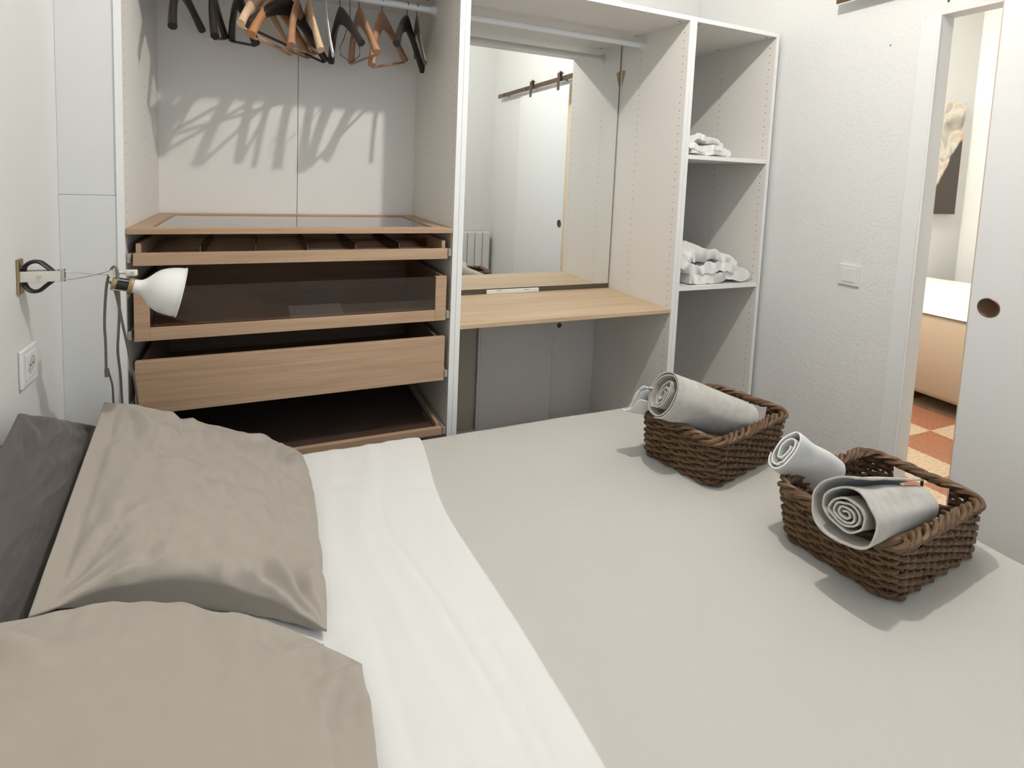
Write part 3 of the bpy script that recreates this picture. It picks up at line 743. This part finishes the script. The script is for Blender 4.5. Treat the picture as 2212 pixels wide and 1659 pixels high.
# linen on the wardrobe shelves
def serp(w_, hs, n=44, r=None, seed=0):
    """serpentine fold path: layers of width w_ stacked at heights hs"""
    out = []
    for k in range(len(hs)-1):
        z = hs[k]; z2 = hs[k+1]; xs = [i/n for i in range(n+1)]
        if k % 2: xs = xs[::-1]
        for x in xs: out.append((-w_/2+w_*x*(1-.05*k), z+.006*math.sin(x*PI*2+k+seed)))
        xe = out[-1][0]; s = 1 if k % 2 == 0 else -1; rr = (z2-z)/2
        for i in range(1, 7):
            a = -PI/2+PI*i/7; out.append((xe+s*rr*math.cos(a)*1.3, z+rr+rr*math.sin(a)))
    z = hs[-1]; k = len(hs)-1; xs = [i/n for i in range(n+1)]
    if k % 2: xs = xs[::-1]
    for x in xs: out.append((-w_/2+w_*x*.92, z+.01*math.sin(x*PI)))
    return out
def folded(name, x0, w_, z, hs, th, label, m_, seed, dep=.42, slope=0, y0=.02, rough=.008):
    M = Matrix(((1, 0, 0, x0+w_/2), (0, 0, 1, y0), (0, 1, 0, z), (0, 0, 0, 1)))
    mb = ribbon(serp(w_, hs, seed=seed), th, dep, M, nl=60, seed=seed, rough=rough, jag=.012)
    nv = []
    for v in mb.v:
        x, y, zz = v; f = (x-x0)/w_; hh = zz-z
        hh *= 1-slope*max(0, f)**1.6; nv.append((x, y, max(z+.001, z+hh+(.016*nz((x, y, zz*.5), 9, seed+5)+.004*nz((x, y, zz), 18, seed+6)-.010*max(0, 1-abs(nz((x*1.4, y, zz*2), 13, seed+9))*5)**2)*min(1, hh*14))))
    mb.v = nv; o = mb.build(name, m_, smooth=80); tag(o, label, 'bedding'); return o
folded('folded_duvet', 2.078, .292, .884, (.028, .082, .134), .050, 'bulky folded white duvet on the lower shelf of the narrow bay', M_duvet, 3, slope=.30, rough=.020)
folded('folded_sheet', 2.042, .19, 1.450, (.014, .040, .064), .024, 'crumpled folded white sheet on the upper shelf of the narrow bay', M_duvet, 8, dep=.38, slope=.25, rough=.014)

# ------------------------------------------------------------------ left wall: clamp lamp and socket
L = thing('clamp_lamp', 'white enamel clamp lamp with grey cord, fixed to a brass plate on the left wall', 'lamp', (-.13, -.28, 1.058))
LY = -.28
pl = MB().box(-.1298, LY-.016, 1.018, -.1240, LY+.012, 1.098, c=.002)
for z in (1.04, 1.077): pl.tube([(-.124, LY-.003, z), (-.1225, LY-.003, z)], .004, 12)
pl.build('wall_plate', M_brass, L)
jw = MB(); jp = []
for u, v in ((-.118, .022), (-.106, .032), (-.092, .032), (-.080, .022), (-.066, .006), (-.066, -.008), (-.080, -.022), (-.094, -.034), (-.108, -.034), (-.118, -.022), (-.121, 0)): jp.append((u, LY, 1.058+v))
def smooth_loop(P, k=4, closed=True):
    P = [Vector(p) for p in P]; n = len(P); out = []
    for i in range(n if closed else n-1):
        p0, p1, p2, p3 = P[(i-1) % n] if closed or i > 0 else P[i], P[i], P[(i+1) % n], P[(i+2) % n] if closed or i < n-2 else P[i+1]
        for j in range(k):
            t = j/k; out.append(.5*((2*p1)+(-p0+p2)*t+(2*p0-5*p1+4*p2-p3)*t*t+(-p0+3*p1-3*p2+p3)*t**3))
    if not closed: out.append(P[-1])
    return out
jw.tube(smooth_loop(jp), .0045, 8, closed=True, upv=(0, 1, 0), flat=2.2); jw.build('clamp_jaw', M_black, L, smooth=50)
cp = MB().box(-.122, LY-.012, 1.046, -.052, LY-.009, 1.070, c=.001).box(-.122, LY+.009, 1.046, -.052, LY+.012, 1.070, c=.001).box(-.124, LY-.012, 1.046, -.121, LY+.012, 1.070)
cl = cp.build('clamp', M_cream, L); MB().tube([(-.089, LY-.015, 1.058), (-.089, LY+.015, 1.058)], .0035, 12).build('rivet', M_chrome, cl, smooth=40); MB().tube([(-.052, LY, 1.044), (-.052, LY, 1.073)], .007, 12).build('rivet', M_chrome, cl, smooth=40)
def P_(x, z, dy=0): return Vector((x, LY+dy, z))
am = MB().tube([P_(-.052, 1.067), P_(.0, 1.060, .002), P_(.058, 1.053, .004)], .0016, 8).tube([P_(-.052, 1.048), P_(-.03, 1.049), P_(.0, 1.056, -.006), P_(.045, 1.068, -.004)], .0020, 8)
am.build('arm', M_chrome, L, smooth=True)
kn = MB().tube([P_(.048, 1.060, -.01), P_(.048, 1.060, .014)], .010, 14).tube([P_(.058, 1.061), P_(.072, 1.060)], .004, 10).box(.070, LY-.008, 1.052, .095, LY+.004, 1.067, c=.003)
kn.build('joint', M_cream, L, smooth=40)
MB().tube([P_(.086, 1.060, -.010), P_(.086, 1.060, .006)], .004, 12).build('screw', M_chrome, L, smooth=40)
ax = Vector((1, .12, -.235)).normalized()
sm = frame_of(Vector((.086, LY, 1.027)), ax)
prof = [(.0165, 0), (.0165, .008), (.0172, .014), (.021, .021), (.029, .029), (.039, .037), (.0475, .047), (.0535, .059), (.0575, .073), (.060, .088), (.0605, .098), (.063, .1005), (.061, .1025), (.058, .098), (.0555, .073), (.0515, .059), (.0455, .047), (.037, .037), (.027, .029), (.018, .021), (.014, .012), (.014, 0), (.0165, 0)]
MB().lathe(prof, 48, sm).build('lamp_shade', M_shade, L, smooth=60)
MB().lathe([(.0, -.010), (.021, -.010), (.0225, -.006), (.0225, -.002), (.017, 0), (0, 0)], 32, sm).lathe([(.0, -.044), (.015, -.044), (.017, -.040), (.017, -.034), (.012, -.033), (0, -.033)], 24, sm).build('brass_collar', M_brass, L, smooth=40)
MB().lathe([(0, -.033), (.013, -.033), (.013, -.010), (0, -.010)], 20, sm).build('lamp_holder', M_black, L, smooth=40)
for k in range(4):
    a = PI/4+k*PI/2; pa = sm @ Vector((.017*math.cos(a), .017*math.sin(a), -.040)); pb = sm @ Vector((.017*math.cos(a), .017*math.sin(a), -.006)); MB().tube([pa, pb], .0016, 6).build('spacer_rod', M_chrome, L)
cd = MB()
def cord(pts, r=.0030): cd.tube(smooth_loop(pts, 6, False), r, 8)
cord([(0.0090, -0.190, 0.7810), (0.0110, -0.200, 0.8230), (0.0130, -0.210, 0.8730), (0.0160, -0.230, 0.9250), (0.0250, -0.260, 0.9890), (0.0330, -0.278, 1.0370), (0.0420, -0.285, 1.0660), (0.0500, -0.290, 1.0770), (0.0560, -0.292, 1.0670), (0.0570, -0.288, 1.0270), (0.0530, -0.260, 0.9650), (0.0420, -0.220, 0.8970), (0.0320, -0.180, 0.8390), (0.0270, -0.130, 0.7610), (0.0210, -0.090, 0.6950), (0.0170, -0.060, 0.6180)])
cord([(0.0400, -0.290, 1.0420), (0.0480, -0.285, 1.0250), (0.0530, -0.270, 0.9840), (0.0550, -0.240, 0.9250), (0.0560, -0.200, 0.8610), (0.0550, -0.150, 0.7900), (0.0560, -0.110, 0.7250), (0.0560, -0.080, 0.6610), (0.0540, -0.060, 0.6130)])
cord([(0.0120, -0.190, 0.7990), (0.0130, -0.170, 0.7700), (0.0110, -0.140, 0.7350), (0.0040, -0.100, 0.6760), (0.0000, -0.080, 0.6290)], .0024)
cd.build('power_cord', M_cord, L, smooth=True)
MB().tube([(.010, -.190, .779), (.010, -.190, .800)], [.0045, .0052], 10).build('cord_switch', M_cord, L, smooth=40)

sk = thing('wall_socket', 'white square power socket on the left wall below the clamp lamp', 'socket', (-.13, -.255, .846))
MB().box(-.1298, -.302, .802, -.1220, -.208, .890, c=.003).build('socket_frame', M_plastic, sk)
so = MB().box(-.122, -.286, .818, -.1195, -.224, .876, c=.002); sx = Matrix.Translation((-.1195, -.255, .848)) @ Matrix.Rotation(PI/2, 4, 'Y')
so.build('socket_plate', M_plastic, sk)
hs = MB().lathe([(.0, .0002), (.0175, .0002), (.0185, .0012), (.0205, .0014), (.0212, .0002)], 32, sx).build('socket_face', M_plast_d, sk, smooth=40)
MB().tube([(-.1192, -.264, .848), (-.1188, -.264, .848)], .0028, 12).tube([(-.1192, -.246, .848), (-.1188, -.246, .848)], .0028, 12).build('pin_hole', M_hole, hs)

# ------------------------------------------------------------------ right wall: switch, sliding door, rail
sw = thing('light_switch', 'white square light switch on the stucco wall left of the door', 'switch', (WX, -.409, .993))
MB().box(WX-.009, -.451, .952, WX+.001, -.367, 1.034, c=.0025).build('switch_frame', M_plastic, sw)
MB().box(WX-.012, -.436, .966, WX-.0088, -.385, 1.020, c=.002).build('rocker', M_plastic, sw)
dr = thing('sliding_door', 'white sliding door leaf half covering the opening to the next room', 'door', (2.45, -1.27, .02))
X0, X1 = 2.433, 2.470; LY0, LY1 = -1.70, -.851
MB().box(X0, LY0, .02, X1, LY1-.003, 2.02, c=.002).build('door_leaf', M_doorwhite, dr)
MB().box(X0+.002, LY1-.0028, .022, X1-.002, LY1, 2.018).build('leaf_edge', M_dooredge, dr)
def pull(y, z):
    px = Matrix.Translation((X0, y, z)) @ Matrix.Rotation(-PI/2, 4, 'Y')
    r = MB().lathe([(.0, .0005), (.022, .0005), (.0245, .0015), (.0275, .0025), (.0295, .0015), (.030, -.0005)], 40, px).build('finger_pull', M_pull, dr, smooth=40)
    MB().lathe([(.0245, .0022), (.0275, .0034), (.0298, .0018)], 40, px).build('pull_ring', M_bronze, r, smooth=True)
pull(-.905, .982)
rl = thing('door_rail', 'bronze flat rail over the door, ending above the stucco wall', 'rail', (2.452, -1.3, 2.08))
MB().box(2.445, -2.24, 2.060, 2.451, -.285, 2.098, c=.0015).build('rail_bar', M_bronze, rl)
for y in (-2.1, -1.62, -1.0, -.42):
    MB().tube([(2.451, y, 2.079), (WX, y, 2.079)], .010, 14).tube([(2.440, y, 2.079), (2.445, y, 2.079)], .009, 6).build('standoff', M_bronze, rl, smooth=40)
for y in (-1.50, -1.02):
    hgr = MB().box(2.428, y-.018, 1.995, 2.4325, y+.018, 2.125, c=.001).box(2.428, y-.018, 2.121, 2.470, y+.018, 2.125, c=.001).build('strap_hanger', M_bronze, dr)
    MB().tube([(2.442, y, 2.118), (2.454, y, 2.118)], .020, 24).build('wheel', M_black, hgr, smooth=40)

# ------------------------------------------------------------------ next room
sf = thing('divan', 'beige upholstered divan with cream top, seen through the door opening', 'sofa', (4.66, -.4, .085))
mb = MB(); NX, NY, NZ = 30, 40, 16
body = MB().box(4.10, -1.3, .085, 5.25, .775, .60, c=.03); body.build('upholstered_base', M_beige, sf, smooth=60)
tp = MB(); nx, ny = 40, 60; vs = []
for i in range(nx+1):
    for j in range(ny+1):
        u = i/nx; v = j/ny; x = 4.095+u*1.155; y = -1.305+v*2.08
        e = min(u, 1-u)*1.15; hh = .075*(1-max(0, 1-e/.09)**2)**.5 if e < .09 else .075
        vs.append((x, y, .598+hh+.006*nz((x, y, 0), 3, 4)))
m_ = ny+1; fs = [[i*m_+j, i*m_+j+1, (i+1)*m_+j+1, (i+1)*m_+j] for i in range(nx) for j in range(ny)]
tp.add(vs, fs); tp.build('cream_cover', M_bedtop, sf, smooth=True)
for x in (4.2, 5.15):
    for y in (-1.2, .68): MB().box(x-.025, y-.025, 0, x+.025, y+.025, .09).build('foot', M_hblack, sf)
pt = thing('painting', 'unframed abstract canvas, dark brown below beige swirls, on the next room wall', 'painting', (5.11, .79, 1.17))
cv = MB().box(-.34, -.009, -.44, .34, .009, .44); cv.local = True
co = cv.build('canvas', M_paint, pt); co.location = (0, -.014, .44)
sb = MB().box(-.335, .0095, -.435, .335, .022, .435); sb.local = True; so_ = sb.build('stretcher', M_canvas_edge, pt); so_.location = (0, -.014, .44)

# ------------------------------------------------------------------ seen in the mirror: radiator under the window wall corner
rd = thing('radiator', 'white panel radiator on the opposite wall, seen in the mirror', 'radiator', (2.14, -2.36, .15))
for k in range(8):
    x = 1.83+k*.079; MB().box(x, -2.41, .16, x+.074, -2.34, .76, c=.008).build('radiator_section', M_rad, rd)
MB().tube([(1.84, -2.375, .19), (2.45, -2.375, .19)], .012, 12).build('pipe', M_rad, rd)
for x in (1.9, 2.38): MB().box(x, -2.43, .3, x+.03, -2.40, .6).build('wall_hook', M_rad, rd)
# ceiling lamp that lights the room
cl_ = thing('ceiling_lamp', 'small white ceiling lamp with one bulb in the middle of the room', 'lamp', (1.21, -.97, CH))
MB().lathe([(0, 0), (.06, 0), (.06, -.02), (.022, -.025), (.018, -.03), (0, -.03)], 32, Matrix.Translation((1.21, -.97, CH))).build('canopy', M_plastic, cl_, smooth=40)
MB().lathe([(0, -.030), (.014, -.030), (.020, -.040), (.022, -.050), (.015, -.057), (0, -.060)], 24, Matrix.Translation((1.21, -.97, CH))).build('bulb', M_emit, cl_, smooth=True)
